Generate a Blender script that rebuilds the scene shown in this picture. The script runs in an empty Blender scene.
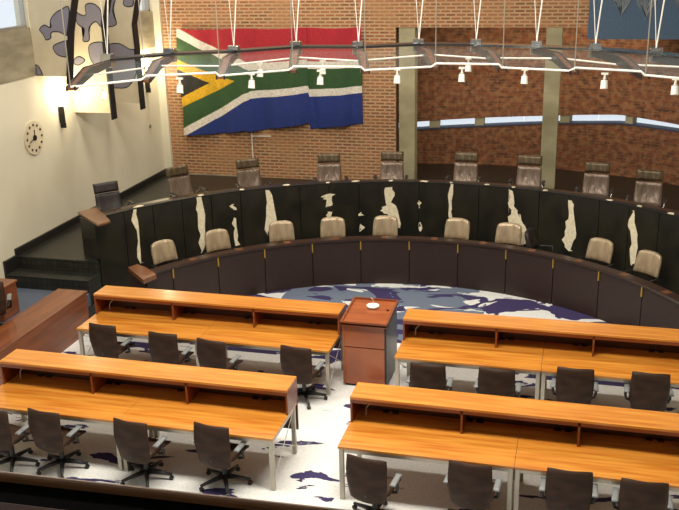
import bpy, bmesh, math, random
from mathutils import Vector, Matrix
random.seed(7)
S = bpy.context.scene
COL = S.collection
PI = math.pi
# ---------------------------------------------------------------- camera
FPX, CAMH, PITCH, ROLL, HEAD = 921.158, 6.4193, 0.3245, 0.0232, 0.265
cam_d = bpy.data.cameras.new('camera'); cam = bpy.data.objects.new('camera', cam_d); COL.objects.link(cam)
cam_d.sensor_fit = 'HORIZONTAL'; cam_d.sensor_width = 36; cam_d.lens = FPX / 679 * 36
cam_d.clip_start = .05; cam_d.clip_end = 200
_rz = Matrix.Rotation(HEAD, 3, 'Z')
_rt = _rz @ Vector((1, 0, 0)); _fw = _rz @ Vector((0, math.cos(PITCH), -math.sin(PITCH))); _up = _rz @ Vector((0, math.sin(PITCH), math.cos(PITCH)))
_r = _rt * math.cos(ROLL) - _up * math.sin(ROLL); _u = _rt * math.sin(ROLL) + _up * math.cos(ROLL)
_m = Matrix((_r, _u, -_fw)).transposed().to_4x4(); _m.translation = (0, 0, CAMH)
cam.matrix_world = _m
S.camera = cam
# ---------------------------------------------------------------- world, lights, exposure
w = bpy.data.worlds.new('world'); S.world = w; w.use_nodes = True
bg = w.node_tree.nodes['Background']; bg.inputs[0].default_value = (.84, .92, 1.0, 1); bg.inputs[1].default_value = 1.05
S.view_settings.view_transform = 'Standard'; S.view_settings.look = 'None'
S.view_settings.gamma = 1; S.view_settings.use_curve_mapping = False
S.view_settings.exposure = 0.0
def area(loc, size, power, col, target, name):
    l = bpy.data.lights.new(name, 'AREA'); l.shape = 'RECTANGLE'; l.size, l.size_y = size; l.energy = power; l.color = col
    o = bpy.data.objects.new(name, l); COL.objects.link(o); o.location = loc
    o.rotation_euler = (Vector(target) - Vector(loc)).to_track_quat('-Z', 'Y').to_euler(); return o
area((-3.2, 8.8, 8.7), (7, 1.6), 1150, (1, .93, .80), (-3.2, 9.6, 0), 'added_light_desks')  # these area lamps are added for overhead light, no fixtures seen
area((-3.0, 15.2, 8.7), (8, 1.2), 500, (1, .92, .80), (-3.0, 15.4, 0), 'added_light_bench')
area((-7.6, 19.4, 8.7), (5, .8), 250, (1, .90, .74), (-7.2, 21.0, 2), 'added_light_back')
area((-3.0, 2.5, 8.7), (9, 3.0), 130, (.66, .82, 1), (-6.0, 13.0, 0), 'fill_light_gallery')  # added cool fill from the viewer's side, not a real fixture
area((-1.2, 22.4, 4.8), (4.5, .5), 60, (1, .86, .64), (-1.2, 22.8, 0), 'added_light_recess')
# ---------------------------------------------------------------- helpers
def tag(o, label=None, cat=None, group=None, kind=None):
    if label: o['label'] = label
    if cat: o['category'] = cat
    if group: o['group'] = group
    if kind: o['kind'] = kind
    return o
def obj(name, bm, m, parent=None, smooth=False, bevel=0):
    me = bpy.data.meshes.new(name)
    bmesh.ops.recalc_face_normals(bm, faces=bm.faces)
    bm.to_mesh(me); bm.free()
    for mm in (m if isinstance(m, (list, tuple)) else [m]): me.materials.append(mm)
    if smooth:
        for p in me.polygons: p.use_smooth = True
    o = bpy.data.objects.new(name, me); COL.objects.link(o)
    if parent: o.parent = parent
    if bevel:
        b = o.modifiers.new('bevel', 'BEVEL'); b.width = bevel; b.segments = 2; b.limit_method = 'ANGLE'
    return o
def thing(name, loc, rz, label, cat, group=None):
    o = bpy.data.objects.new(name, None); COL.objects.link(o); o.location = loc; o.rotation_euler = (0, 0, rz)
    o.empty_display_size = .1
    return tag(o, label, cat, group)
def kids(o): return [c for c in bpy.data.objects if c.parent == o]
def copy_tree(o, parent=None):
    ch = kids(o); c = o.copy(); COL.objects.link(c); c.parent = parent
    for k in ch: copy_tree(k, c)
    return c
def B(): return bmesh.new()
def box(bm, x0, x1, y0, y1, z0, z1, M=None):
    v = [Vector((x, y, z)) for x in (x0, x1) for y in (y0, y1) for z in (z0, z1)]
    if M is not None: v = [M @ q for q in v]
    v = [bm.verts.new(q) for q in v]
    for f in ((0, 1, 3, 2), (4, 6, 7, 5), (0, 4, 5, 1), (2, 3, 7, 6), (0, 2, 6, 4), (1, 5, 7, 3)): bm.faces.new([v[i] for i in f])
    return bm
def tube(bm, pts, r, n=8, cap=True):
    pts = [Vector(p) for p in pts]; rings = []
    rs = r if isinstance(r, (list, tuple)) else [r] * len(pts)
    for i, p in enumerate(pts):
        d = (pts[min(i + 1, len(pts) - 1)] - pts[max(i - 1, 0)]).normalized()
        a = d.cross(Vector((0, 0, 1)))
        if a.length < 1e-3: a = Vector((1, 0, 0))
        a.normalize(); b = d.cross(a)
        rings.append([bm.verts.new(p + (a * math.cos(2 * PI * k / n) + b * math.sin(2 * PI * k / n)) * rs[i]) for k in range(n)])
    for i in range(len(rings) - 1):
        for k in range(n): bm.faces.new((rings[i][k], rings[i][(k + 1) % n], rings[i + 1][(k + 1) % n], rings[i + 1][k]))
    if cap: bm.faces.new(rings[0][::-1]); bm.faces.new(rings[-1])
    return bm
def prism(bm, poly, z0, z1):
    a = [bm.verts.new((x, y, z0)) for x, y in poly]; b = [bm.verts.new((x, y, z1)) for x, y in poly]; n = len(poly)
    bm.faces.new(a[::-1]); bm.faces.new(b)
    for i in range(n): bm.faces.new((a[i], a[(i + 1) % n], b[(i + 1) % n], b[i]))
    return bm
CX, CY = -2.73, 11.83
def pol(r, deg, z=0, c=(CX, CY)):
    t = math.radians(deg); return Vector((c[0] + r * math.sin(t), c[1] + r * math.cos(t), z))
def arc_solid(bm, r0, r1, z0, z1, a0, a1, n=None, c=(CX, CY)):
    n = n or max(2, int(abs(a1 - a0) / 1.2)); rings = []
    for i in range(n + 1):
        a = a0 + (a1 - a0) * i / n
        rings.append([bm.verts.new(pol(r, a, z, c)) for r, z in ((r0, z0), (r1, z0), (r1, z1), (r0, z1))])
    for i in range(n):
        for k in range(4): bm.faces.new((rings[i][k], rings[i][(k + 1) % 4], rings[i + 1][(k + 1) % 4], rings[i + 1][k]))
    bm.faces.new(rings[0]); bm.faces.new(rings[-1][::-1]); return bm
def sheet(bm, fn, nu, nv, th, cyc=False):
    """a curved pad: fn(u,v)->(point, normal); solid with thickness th and rounded rim"""
    F, K = [], []
    for i in range(nu + 1):
        f, k = [], []
        for j in range(nv + 1):
            u, v = i / nu, j / nv; p, n = fn(u, v)
            e = min(1, 6 * min(u, 1 - u), 6 * min(v, 1 - v)); t = th * (.35 + .65 * math.sqrt(max(0, 1 - (1 - e) ** 2)))
            f.append(bm.verts.new(p + n * t / 2)); k.append(bm.verts.new(p - n * t / 2))
        F.append(f); K.append(k)
    for i in range(nu):
        for j in range(nv):
            bm.faces.new((F[i][j], F[i + 1][j], F[i + 1][j + 1], F[i][j + 1])); bm.faces.new((K[i][j], K[i][j + 1], K[i + 1][j + 1], K[i + 1][j]))
    for i in range(nu):
        bm.faces.new((F[i][0], K[i][0], K[i + 1][0], F[i + 1][0])); bm.faces.new((F[i][nv], F[i + 1][nv], K[i + 1][nv], K[i][nv]))
    for j in range(nv):
        bm.faces.new((F[0][j], F[0][j + 1], K[0][j + 1], K[0][j])); bm.faces.new((F[nu][j], K[nu][j], K[nu][j + 1], F[nu][j + 1]))
    return bm
# ---------------------------------------------------------------- materials
def srgb(c): return tuple(((x / 255) / 12.92 if x / 255 <= .04045 else ((x / 255 + .055) / 1.055) ** 2.4) for x in c) + (1,)
def mat(name, col, rough=.5, metal=0, var=None, scale=(6, 6, 6), bump=0, coat=0, detail=3, coords='Object', rnd=False, spec=None, lo=.38, hi=.62):
    m = bpy.data.materials.new(name); m.use_nodes = True; nt = m.node_tree; p = nt.nodes['Principled BSDF']
    p.inputs['Base Color'].default_value = srgb(col); p.inputs['Roughness'].default_value = rough; p.inputs['Metallic'].default_value = metal
    p.inputs['Coat Weight'].default_value = coat; p.inputs['Coat Roughness'].default_value = .12
    if spec is not None: p.inputs['Specular IOR Level'].default_value = spec
    if var or bump:
        tc = nt.nodes.new('ShaderNodeTexCoord'); mp = nt.nodes.new('ShaderNodeMapping'); mp.inputs['Scale'].default_value = scale
        nz = nt.nodes.new('ShaderNodeTexNoise'); nz.inputs['Detail'].default_value = detail; nz.inputs['Scale'].default_value = 1
        nt.links.new(tc.outputs[coords], mp.inputs[0]); nt.links.new(mp.outputs[0], nz.inputs[0])
        if var:
            r = nt.nodes.new('ShaderNodeValToRGB'); r.color_ramp.elements[0].color = srgb(col); r.color_ramp.elements[1].color = srgb(var)
            r.color_ramp.elements[0].position = lo; r.color_ramp.elements[1].position = hi
            nt.links.new(nz.outputs[0], r.inputs[0]); nt.links.new(r.outputs[0], p.inputs['Base Color'])
        if bump:
            b = nt.nodes.new('ShaderNodeBump'); b.inputs['Strength'].default_value = bump; b.inputs['Distance'].default_value = .02
            nt.links.new(nz.outputs[0], b.inputs['Height']); nt.links.new(b.outputs[0], p.inputs['Normal'])
    return m
def wood(name, c1, c2, sc=(1.2, 16, 16), rough=.3, coat=.35):
    return mat(name, c1, rough, 0, c2, sc, .03, coat, 5, lo=.3, hi=.7)
def brickmat(name, c1, c2, mort, bw, bh, ms, coords='UV', off=.5, rough=.85, blot=None, bump=.5, blotsc=.9):
    m = bpy.data.materials.new(name); m.use_nodes = True; nt = m.node_tree; p = nt.nodes['Principled BSDF']; L = nt.links
    p.inputs['Roughness'].default_value = rough
    tc = nt.nodes.new('ShaderNodeTexCoord'); bt = nt.nodes.new('ShaderNodeTexBrick')
    bt.offset = off; bt.inputs['Scale'].default_value = 1; bt.inputs['Brick Width'].default_value = bw; bt.inputs['Row Height'].default_value = bh
    bt.inputs['Mortar Size'].default_value = ms; bt.inputs['Mortar Smooth'].default_value = .2; bt.inputs['Bias'].default_value = 0
    bt.inputs['Color1'].default_value = srgb(c1); bt.inputs['Color2'].default_value = srgb(c2); bt.inputs['Mortar'].default_value = srgb(mort)
    L.new(tc.outputs[coords], bt.inputs['Vector']); out = bt.outputs[0]
    if blot:
        nz = nt.nodes.new('ShaderNodeTexNoise'); nz.inputs['Scale'].default_value = blotsc; nz.inputs['Detail'].default_value = 6
        L.new(tc.outputs[coords], nz.inputs[0])
        r = nt.nodes.new('ShaderNodeValToRGB'); r.color_ramp.elements[0].position = .42; r.color_ramp.elements[1].position = .62
        L.new(nz.outputs[0], r.inputs[0])
        mx = nt.nodes.new('ShaderNodeMix'); mx.data_type = 'RGBA'; mx.blend_type = 'MIX'
        f = nt.nodes.new('ShaderNodeMath'); f.operation = 'MULTIPLY'; f.inputs[1].default_value = .55
        L.new(r.outputs[0], f.inputs[0]); L.new(f.outputs[0], mx.inputs[0]); L.new(out, mx.inputs[6]); mx.inputs[7].default_value = srgb(blot); out = mx.outputs[2]
    L.new(out, p.inputs['Base Color'])
    b = nt.nodes.new('ShaderNodeBump'); b.inputs['Strength'].default_value = bump; b.inputs['Distance'].default_value = .01; b.invert = True
    L.new(bt.outputs['Fac'], b.inputs['Height']); L.new(b.outputs[0], p.inputs['Normal'])
    return m
def emit(name, col, s):
    m = bpy.data.materials.new(name); m.use_nodes = True; p = m.node_tree.nodes['Principled BSDF']
    p.inputs['Base Color'].default_value = srgb(col); p.inputs['Emission Color'].default_value = srgb(col); p.inputs['Emission Strength'].default_value = s; return m
def glassmat(name, col, alpha, rough=.05):
    m = bpy.data.materials.new(name); m.use_nodes = True; nt = m.node_tree; nt.nodes.clear()
    o = nt.nodes.new('ShaderNodeOutputMaterial'); mx = nt.nodes.new('ShaderNodeMixShader'); t = nt.nodes.new('ShaderNodeBsdfTransparent')
    g = nt.nodes.new('ShaderNodeBsdfPrincipled'); g.inputs['Base Color'].default_value = srgb(col); g.inputs['Roughness'].default_value = rough
    mx.inputs[0].default_value = alpha
    nt.links.new(t.outputs[0], mx.inputs[1]); nt.links.new(g.outputs[0], mx.inputs[2]); nt.links.new(mx.outputs[0], o.inputs[0]); return m

PATCHDATA = [[[-45.02, 1.747], [-43.92, 1.728], [-43.73, 1.307], [-44.36, 0.896], [-44.59, 0.537], [-45.07, 0.525], [-45.01, 0.909], [-45.29, 1.336]], [[-38.9, 1.458], [-38.16, 1.447], [-38.23, 1.32], [-38.78, 1.329]], [[-38.6, 1.155], [-37.96, 1.124], [-37.92, 0.843], [-37.69, 0.557], [-38.45, 0.548], [-38.48, 0.853]], [[-32.35, 1.667], [-31.63, 1.617], [-31.56, 1.338], [-31.93, 1.126], [-30.78, 0.982], [-30.61, 0.936], [-31.95, 0.844], [-32.58, 0.677], [-32.57, 1.134]], [[-22.16, 1.425], [-21.24, 1.484], [-19.96, 1.466], [-20.53, 1.35], [-20.65, 1.242], [-21.3, 1.202], [-21.45, 1.356]], [[-21.23, 1.093], [-20.77, 1.09], [-20.8, 0.958], [-21.18, 0.939]], [[-15.36, 1.066], [-14.82, 0.999], [-15.28, 0.978]], [[-15.3, 0.801], [-14.39, 0.732], [-15.14, 0.623]], [[-10.66, 1.581], [-9.57, 1.602], [-9.03, 1.408], [-9.58, 1.256], [-8.67, 1.169], [-8.49, 0.928], [-7.76, 0.708], [-8.86, 0.707], [-9.96, 1.015], [-11.05, 1.037], [-11.23, 1.125], [-10.13, 1.234], [-10.3, 1.386]], [[-4.66, 1.264], [-4.12, 1.309], [-4.11, 1.135]], [[-4.28, 0.85], [-4.0, 0.851], [-4.08, 0.653], [-4.27, 0.674]], [[1.0, 1.717], [1.54, 1.72], [1.51, 1.358], [1.83, 0.993], [1.39, 0.925], [1.1, 1.053], [1.23, 1.356]], [[11.9, 1.682], [12.81, 1.65], [12.43, 1.458], [13.04, 1.256], [13.55, 1.094], [14.88, 0.944], [15.38, 0.591], [14.13, 0.506], [13.3, 0.772], [11.77, 0.986], [12.25, 1.183], [11.64, 1.386]], [[22.74, 1.608], [23.37, 1.599], [23.23, 1.354], [23.56, 1.095], [24.23, 0.862], [23.64, 0.601], [22.74, 0.56], [22.08, 0.776], [22.66, 1.077], [22.34, 1.338]], [[33.94, 1.634], [34.68, 1.613], [34.7, 1.362], [35.19, 1.082], [35.18, 0.628], [34.4, 0.565], [34.2, 1.056], [33.71, 1.338]], [[-57.27, 1.737], [-56.25, 1.713], [-56.5, 1.337], [-56.1, 0.61], [-56.88, 0.591], [-56.92, 1.085]]]
BLOBS = [[[[-9.647, 5.388], [-9.456, 5.425], [-9.515, 4.924], [-9.734, 4.967], [-9.886, 4.956], [-9.912, 4.858], [-10.025, 4.819], [-10.08, 4.923], [-10.148, 5.021], [-10.028, 5.114], [-9.896, 5.065], [-9.891, 5.195], [-9.78, 5.319]], [[-9.825, 4.759], [-9.516, 4.815], [-9.54, 4.529], [-9.793, 4.527], [-9.901, 4.665]], [[-10.408, 4.326], [-10.264, 4.345], [-10.186, 4.12], [-10.395, 4.106]]], [[[-10.119, 5.329], [-9.999, 5.23], [-9.857, 5.201], [-9.833, 5.402], [-9.634, 5.417], [-9.489, 5.257], [-9.523, 4.958], [-9.644, 5.056], [-9.789, 4.94], [-9.818, 4.707], [-9.923, 4.66], [-9.984, 4.707], [-9.926, 4.911], [-10.064, 5.028]], [[-9.869, 4.56], [-9.723, 4.661], [-9.462, 4.632], [-9.487, 4.297], [-9.68, 4.177], [-9.836, 4.276]], [[-10.221, 4.321], [-10.092, 4.381], [-9.968, 4.293], [-10.116, 4.19], [-10.235, 4.213]]], [[[-10.03, 5.532], [-9.843, 5.53], [-9.918, 5.287], [-9.953, 5.164], [-9.896, 4.917], [-10.059, 4.843], [-10.193, 4.905]], [[-9.645, 5.437], [-9.458, 5.436], [-9.474, 5.284], [-9.629, 5.261], [-9.711, 5.334]], [[-10.217, 4.385], [-9.919, 4.506], [-9.65, 4.388], [-9.5, 4.345], [-9.484, 3.947], [-9.734, 3.579], [-10.026, 3.522], [-10.268, 3.616]]]]
EDGES = [[[-9.695, 4.111], [-9.542, 4.956], [-9.381, 5.557], [-9.199, 6.178]], [[-9.504, 3.263], [-9.518, 4.345], [-9.524, 4.96], [-9.366, 5.484], [-9.192, 6.053]], [[-9.518, 3.231], [-9.524, 4.359], [-9.539, 4.908], [-9.406, 5.405], [-9.241, 6.014]]]
PY = [15.94, 17.2, 18.55]
M = {}
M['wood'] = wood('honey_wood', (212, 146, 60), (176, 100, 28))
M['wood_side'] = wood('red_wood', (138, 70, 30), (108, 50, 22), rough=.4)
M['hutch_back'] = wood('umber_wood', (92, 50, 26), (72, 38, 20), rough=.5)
M['wood_dark'] = wood('dark_brown_wood', (132, 74, 40), (98, 50, 27), sc=(9, 1.0, 14), rough=.4)
M['lectern'] = wood('lectern_wood', (158, 84, 42), (130, 62, 30), sc=(2, 12, 2))
M['steel'] = mat('brushed_steel', (176, 170, 158), .35, .6)
M['wire'] = mat('bright_wire', (225, 225, 222), .3, .3)
M['plastic'] = mat('black_plastic', (26, 27, 30), .45)
M['pad'] = mat('grey_arm_pad', (118, 122, 124), .4)
M['mesh_back'] = mat('brown_leather', (62, 43, 33), .55, 0, (46, 32, 25), (4, 4, 9), .5, 0, 3)
M['mesh_back'].node_tree.nodes['Principled BSDF'].inputs['Specular IOR Level'].default_value = .2
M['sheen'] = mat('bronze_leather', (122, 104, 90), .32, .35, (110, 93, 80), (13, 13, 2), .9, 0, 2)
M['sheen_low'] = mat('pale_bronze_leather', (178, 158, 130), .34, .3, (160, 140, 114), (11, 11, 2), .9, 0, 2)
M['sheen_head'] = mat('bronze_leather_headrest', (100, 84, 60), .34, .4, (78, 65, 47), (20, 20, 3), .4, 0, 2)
M['dark_leather'] = mat('dark_leather', (46, 36, 34), .5, 0, (34, 27, 26), (22, 22, 4), .3)
M['chrome'] = mat('chrome', (205, 208, 212), .18, 1)
M['panel'] = mat('dark_brown_panel', (50, 32, 26), .5, 0, (41, 26, 22), (60, 60, 60), .15)
M['seam'] = mat('black_seam', (12, 10, 10), .8)
M['brass'] = mat('brass', (205, 165, 70), .35, .7)
M['ledge'] = wood('walnut_ledge', (62, 41, 30), (46, 31, 24), sc=(5, 5, 20), rough=.3, coat=.2)
M['ledge_end'] = wood('oiled_end_wood', (128, 80, 48), (98, 60, 36), sc=(3, 9, 9), rough=.35)
M['hide'] = mat('black_hide', (42, 39, 29), .36, 0, (28, 27, 22), (3, 3, 2), .25, 0, 5)
M['hide_white'] = mat('white_hide', (246, 236, 208), .7, 0, (230, 218, 186), (18, 18, 18), .3)
M['cream'] = mat('cream_wall', (220, 214, 192), .75, 0, (212, 205, 182), (.7, .7, .7), .02)
M['concrete'] = mat('board_concrete', (158, 148, 124), .8, 0, (132, 123, 101), (1.6, 1.6, 5), .15, 0, 6)
M['column'] = mat('column_concrete', (168, 160, 128), .75, 0, (146, 138, 108), (1.5, 1.5, 2.2), .1, 0, 6)
M['slate'] = mat('dark_slate_floor', (34, 34, 29), .35, 0, (27, 27, 23), (2, 2, 2), .05)
M['skirt'] = mat('black_skirting', (24, 23, 22), .5)
M['tile'] = brickmat('slate_tiles', (44, 45, 38), (31, 33, 28), (18, 18, 16), .11, .11, .012, off=0, rough=.45)
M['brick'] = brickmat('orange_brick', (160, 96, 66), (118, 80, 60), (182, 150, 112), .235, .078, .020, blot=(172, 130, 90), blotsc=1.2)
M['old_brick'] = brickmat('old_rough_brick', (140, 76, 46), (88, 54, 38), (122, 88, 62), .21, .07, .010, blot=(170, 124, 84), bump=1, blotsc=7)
M['white_metal'] = mat('white_metal', (232, 230, 222), .35)
M['dark_metal'] = mat('dark_metal', (44, 42, 44), .35, .3)
M['arm_wood'] = mat('brown_arm', (112, 70, 46), .4, 0, (84, 52, 34), (9, 9, 9))
M['glass'] = glassmat('canopy_glass', (140, 150, 148), .07, .04)
M['pane'] = glassmat('window_pane', (205, 222, 240), .10, .02)
M['black'] = mat('matt_black', (16, 15, 16), .6)
M['rail_shadow'] = mat('painted_shadow_black', (10, 9, 9), .95, spec=.05)
M['clock_dot'] = mat('clock_brown', (60, 46, 38), .5)
M['lampglow'] = emit('lit_lamp', (255, 232, 180), 6)
M['art_cream'] = mat('cream_canvas', (218, 206, 178), .7, 0, (208, 195, 166), (2, 2, 2))
M['art_grey'] = mat('violet_grey_canvas', (134, 130, 142), .7)
M['blue_cloth'] = mat('blue_grey_weave', (82, 104, 128), .8, 0, (66, 88, 112), (40, 40, 40), .3)
M['beads'] = mat('pale_beads', (126, 136, 140), .6)
M['paper'] = mat('white_paper', (238, 236, 226), .5)
M['rail'] = wood('mahogany_rail', (78, 28, 18), (54, 18, 12), sc=(2, 10, 10), rough=.6, coat=0)
M['rail'].node_tree.nodes['Principled BSDF'].inputs['Specular IOR Level'].default_value = .15
M['rail_top'] = mat('painted_edge_highlight', (168, 130, 108), .35)
M['sidefloor'] = mat('blue_grey_carpet', (84, 92, 108), .9, 0, (74, 82, 98), (30, 30, 30))
FC = {'red': (176, 28, 44), 'white': (228, 220, 208), 'green': (46, 82, 42), 'blue': (26, 48, 122), 'yellow': (220, 172, 26), 'blackf': (28, 28, 26)}
for k, c in FC.items(): M[k] = mat('flag_' + k, c, .75, 0, tuple(int(x * .86) for x in c), (30, 30, 30), .1)
# carpet: off-white with violet islands stretched across the room, a blue-grey pool near the bench
def carpet():
    m = bpy.data.materials.new('patterned_carpet'); m.use_nodes = True; nt = m.node_tree; p = nt.nodes['Principled BSDF']; L = nt.links; N = nt.nodes.new
    p.inputs['Roughness'].default_value = .9; p.inputs['Specular IOR Level'].default_value = .1
    tc = N('ShaderNodeTexCoord')
    def layer(sc, thr, seed, w=.006, det=2, dist=.6):
        mp = N('ShaderNodeMapping'); mp.inputs['Scale'].default_value = sc; mp.inputs['Location'].default_value = seed
        nz = N('ShaderNodeTexNoise'); nz.inputs['Scale'].default_value = 1; nz.inputs['Detail'].default_value = det; nz.inputs['Distortion'].default_value = dist
        r = N('ShaderNodeValToRGB'); r.color_ramp.elements[0].position = thr; r.color_ramp.elements[1].position = thr + w
        L.new(tc.outputs['Object'], mp.inputs[0]); L.new(mp.outputs[0], nz.inputs[0]); L.new(nz.outputs[0], r.inputs[0]); return r.outputs[0]
    def mix(f, a, b):
        x = N('ShaderNodeMix'); x.data_type = 'RGBA'; L.new(f, x.inputs[0])
        for s, v in ((6, a), (7, b)):
            if isinstance(v, tuple): x.inputs[s].default_value = srgb(v)
            else: L.new(v, x.inputs[s])
        return x.outputs[2]
    base = mix(layer((30, 30, 30), .4, (0, 0, 0), .3), (222, 222, 220), (206, 207, 206))
    # blue-grey pool: inside an ellipse around (-4.2, 16)
    sx = N('ShaderNodeSeparateXYZ'); L.new(tc.outputs['Object'], sx.inputs[0])
    def mth(op, a, b=None, c=None):
        n = N('ShaderNodeMath'); n.operation = op
        for i, v in enumerate((a, b, c)):
            if v is None: continue
            if isinstance(v, (int, float)): n.inputs[i].default_value = v
            else: L.new(v, n.inputs[i])
        return n.outputs[0]
    dx = mth('DIVIDE', mth('ADD', sx.outputs[0], 3.5), 1.95); dy = mth('DIVIDE', mth('ADD', sx.outputs[1], -15.9), 2.0)
    rr = mth('ADD', mth('MULTIPLY', dx, dx), mth('MULTIPLY', dy, dy)); pool = mth('LESS_THAN', rr, 1.0)
    far = mth('GREATER_THAN', sx.outputs[1], 13.2)
    l1 = layer((1.2, 3.4, 1), .60, (3.1, 1.7, 0), det=5); l2 = layer((.85, 1.7, 1), .545, (7.1, 4.2, 0), dist=1.2, det=3)
    l3 = layer((.9, 2.0, 1), .57, (1.1, 9.2, 0), dist=1.0, det=3)
    base = mix(mth('MULTIPLY', pool, mth('SUBTRACT', 1, l3)), base, (106, 116, 134))
    f = mth('ADD', mth('MULTIPLY', far, l2), mth('MULTIPLY', mth('SUBTRACT', 1, far), l1))
    L.new(mix(f, base, (62, 55, 92)), p.inputs['Base Color'])
    return m
M['carpet'] = carpet()
def uvbox(o, f):
    """planar UVs in metres: f(co, normal) -> (u, v)"""
    me = o.data; uv = me.uv_layers.new(name='UVMap')
    for p in me.polygons:
        for li in p.loop_indices: uv.data[li].uv = f(me.vertices[me.loops[li].vertex_index].co, p.normal)
def boxuv(co, n):
    if abs(n.z) > .7: return (co.x, co.y)
    if abs(n.y) > abs(n.x): return (co.x, co.z)
    return (co.y, co.z)
def struct(name, bm, m, uv=None, **k):
    o = obj(name, bm, m, **k); tag(o, kind='structure')
    if uv: uvbox(o, uv)
    return o
# ---------------------------------------------------------------- room shell
WX, WY, PZ = -10.35, 21.3, .93
RX = 6.2
struct('floor', box(B(), WX, RX, -2, 24.3, -.1, 0), M['carpet'])
bm = B(); box(bm, WX - .3, WX, -2, WY + .3, 0, 4.15); struct('wall_left', bm, M['cream'])
bm = B(); box(bm, WX - .3, WX + .02, -2, 15.92, 4.15, 5.06); box(bm, WX - .3, WX + .02, 15.92, WY + .3, 4.15, 4.99)
box(bm, WX - .3, WX + .06, -2, WY, 6.9, 7.8); struct('trim_1', bm, M['concrete'])
bm = B(); box(bm, WX - .25, WX + .02, 15.90, 16.12, 5.0, 7.8); struct('trim_2', bm, M['cream'])
bm = B(); box(bm, WX, WX + .2, 21.22, WY, PZ, 7.8); box(bm, WX - .25, WX + .02, 21.2, 21.6, 4.99, 7.8); struct('trim_3', bm, M['cream'])
def window(name, y0, y1, z0, z1, n):
    bm = B(); t = .05
    box(bm, WX - .14, WX - .04, y0, y1, z0, z0 + t); box(bm, WX - .14, WX - .04, y0, y1, z1 - t, z1)
    for i in range(n + 1):
        y = y0 + (y1 - y0 - t) * i / n; box(bm, WX - .14, WX - .04, y, y + t, z0, z1)
    o = struct(name, bm, M['steel']); g = obj('glass_pane', box(B(), WX - .10, WX - .085, y0 + .02, y1 - .02, z0 + .02, z1 - .02), M['pane'], o)
window('window_1', 6.0, 15.93, 5.06, 6.9, 9); window('window_2', 16.12, 21.2, 4.99, 6.9, 5)
# back wall: brick pier left of the opening, lintel above it
bm = B(); box(bm, WX, -4.32, WY, WY + .35, 0, 7.8); box(bm, -4.32, RX, WY, WY + .35, 4.6, 7.8)
struct('wall_back', bm, M['brick'], uv=boxuv)
RC, RR = (-2.49, 15.19), 8.42
zb = [(-40, 1.6, 1.85), (-11, 1.82, 2.04), (0, 1.92, 2.15), (10.6, 2.05, 2.26), (17, 2.12, 2.345), (23, 2.2, 2.42), (33, 2.17, 2.34), (46, 2.1, 2.25)]
def zint(a):
    for p, q in zip(zb, zb[1:]):
        if a <= q[0]:
            t = (a - p[0]) / (q[0] - p[0]); return p[1] + (q[1] - p[1]) * t, p[2] + (q[2] - p[2]) * t
    return zb[-1][1:]
def arcband(bm, f0, f1, a0, a1, r0, r1, n):
    rings = []
    for i in range(n + 1):
        a = a0 + (a1 - a0) * i / n
        rings.append([bm.verts.new(pol(r, a, z, RC)) for r, z in ((r0, f0(a)), (r1, f0(a)), (r1, f1(a)), (r0, f1(a)))])
    for i in range(n):
        for k in range(4): bm.faces.new((rings[i][k], rings[i][(k + 1) % 4], rings[i + 1][(k + 1) % 4], rings[i + 1][k]))
    bm.faces.new(rings[0]); bm.faces.new(rings[-1][::-1])
def cyluv(co, n):
    return (math.atan2(co.x - RC[0], co.y - RC[1]) * RR, co.z)
bm = B(); A0, A1 = -42, 46
arcband(bm, lambda a: 0, lambda a: zint(a)[0], A0, A1, RR, RR + .3, 90)
arcband(bm, lambda a: zint(a)[1], lambda a: 5.0, A0, A1, RR, RR + .3, 90)
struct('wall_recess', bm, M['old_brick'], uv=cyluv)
wz = B(); cc = 0
for a0, a1 in ((-42, -30), (-9.5, -7.6), (-1.6, 0.0), (13.0, 14.6), (24.0, 25.2), (40, 46)):
    arcband(wz, lambda a: zint(a)[0], lambda a: zint(a)[1], a0, a1, RR + .02, RR + .28, 4)
struct('trim_4', wz, M['column'])
wz = B(); arcband(wz, lambda a: zint(a)[0] - .0, lambda a: zint(a)[0] + .035, -30, 40, RR - .02, RR + .28, 60); struct('trim_5', wz, mat('shadow_blue_brick', (60, 70, 96), .6))  # brick row under the panes, its shadow put in as dark blue
wz = B()
for a0, a1 in ((-30, -9.5), (-7.6, -1.6), (0, 6.5), (6.7, 13), (14.6, 19), (19.2, 24), (25.2, 32.4), (32.6, 40)):
    arcband(wz, lambda a: zint(a)[0] + .035, lambda a: zint(a)[1], a0, a1, RR + .2, RR + .215, 8)
o = struct('window_3', wz, M['pane'])
struct('ceiling', box(B(), -4.32, RX, WY + .35, 24.2, 4.9, 5.05), M['concrete'])
struct('wall_front', box(B(), WX - .3, RX + .3, -2.3, -2, 0, 8.8), M['concrete'])
struct('wall_right', box(B(), RX, RX + .3, -2, 24.3, 0, 8.8), M['cream'])
struct('ceiling', box(B(), WX - .3, RX, -2, WY + .35, 8.8, 8.95), M['concrete'])
for x0, x1 in ((-4.25, -3.87), (-.93, -.58)):
    struct('column', box(B(), x0, x1, WY + .02, WY + .36, PZ, 4.6), M['column'], bevel=.01)
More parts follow.
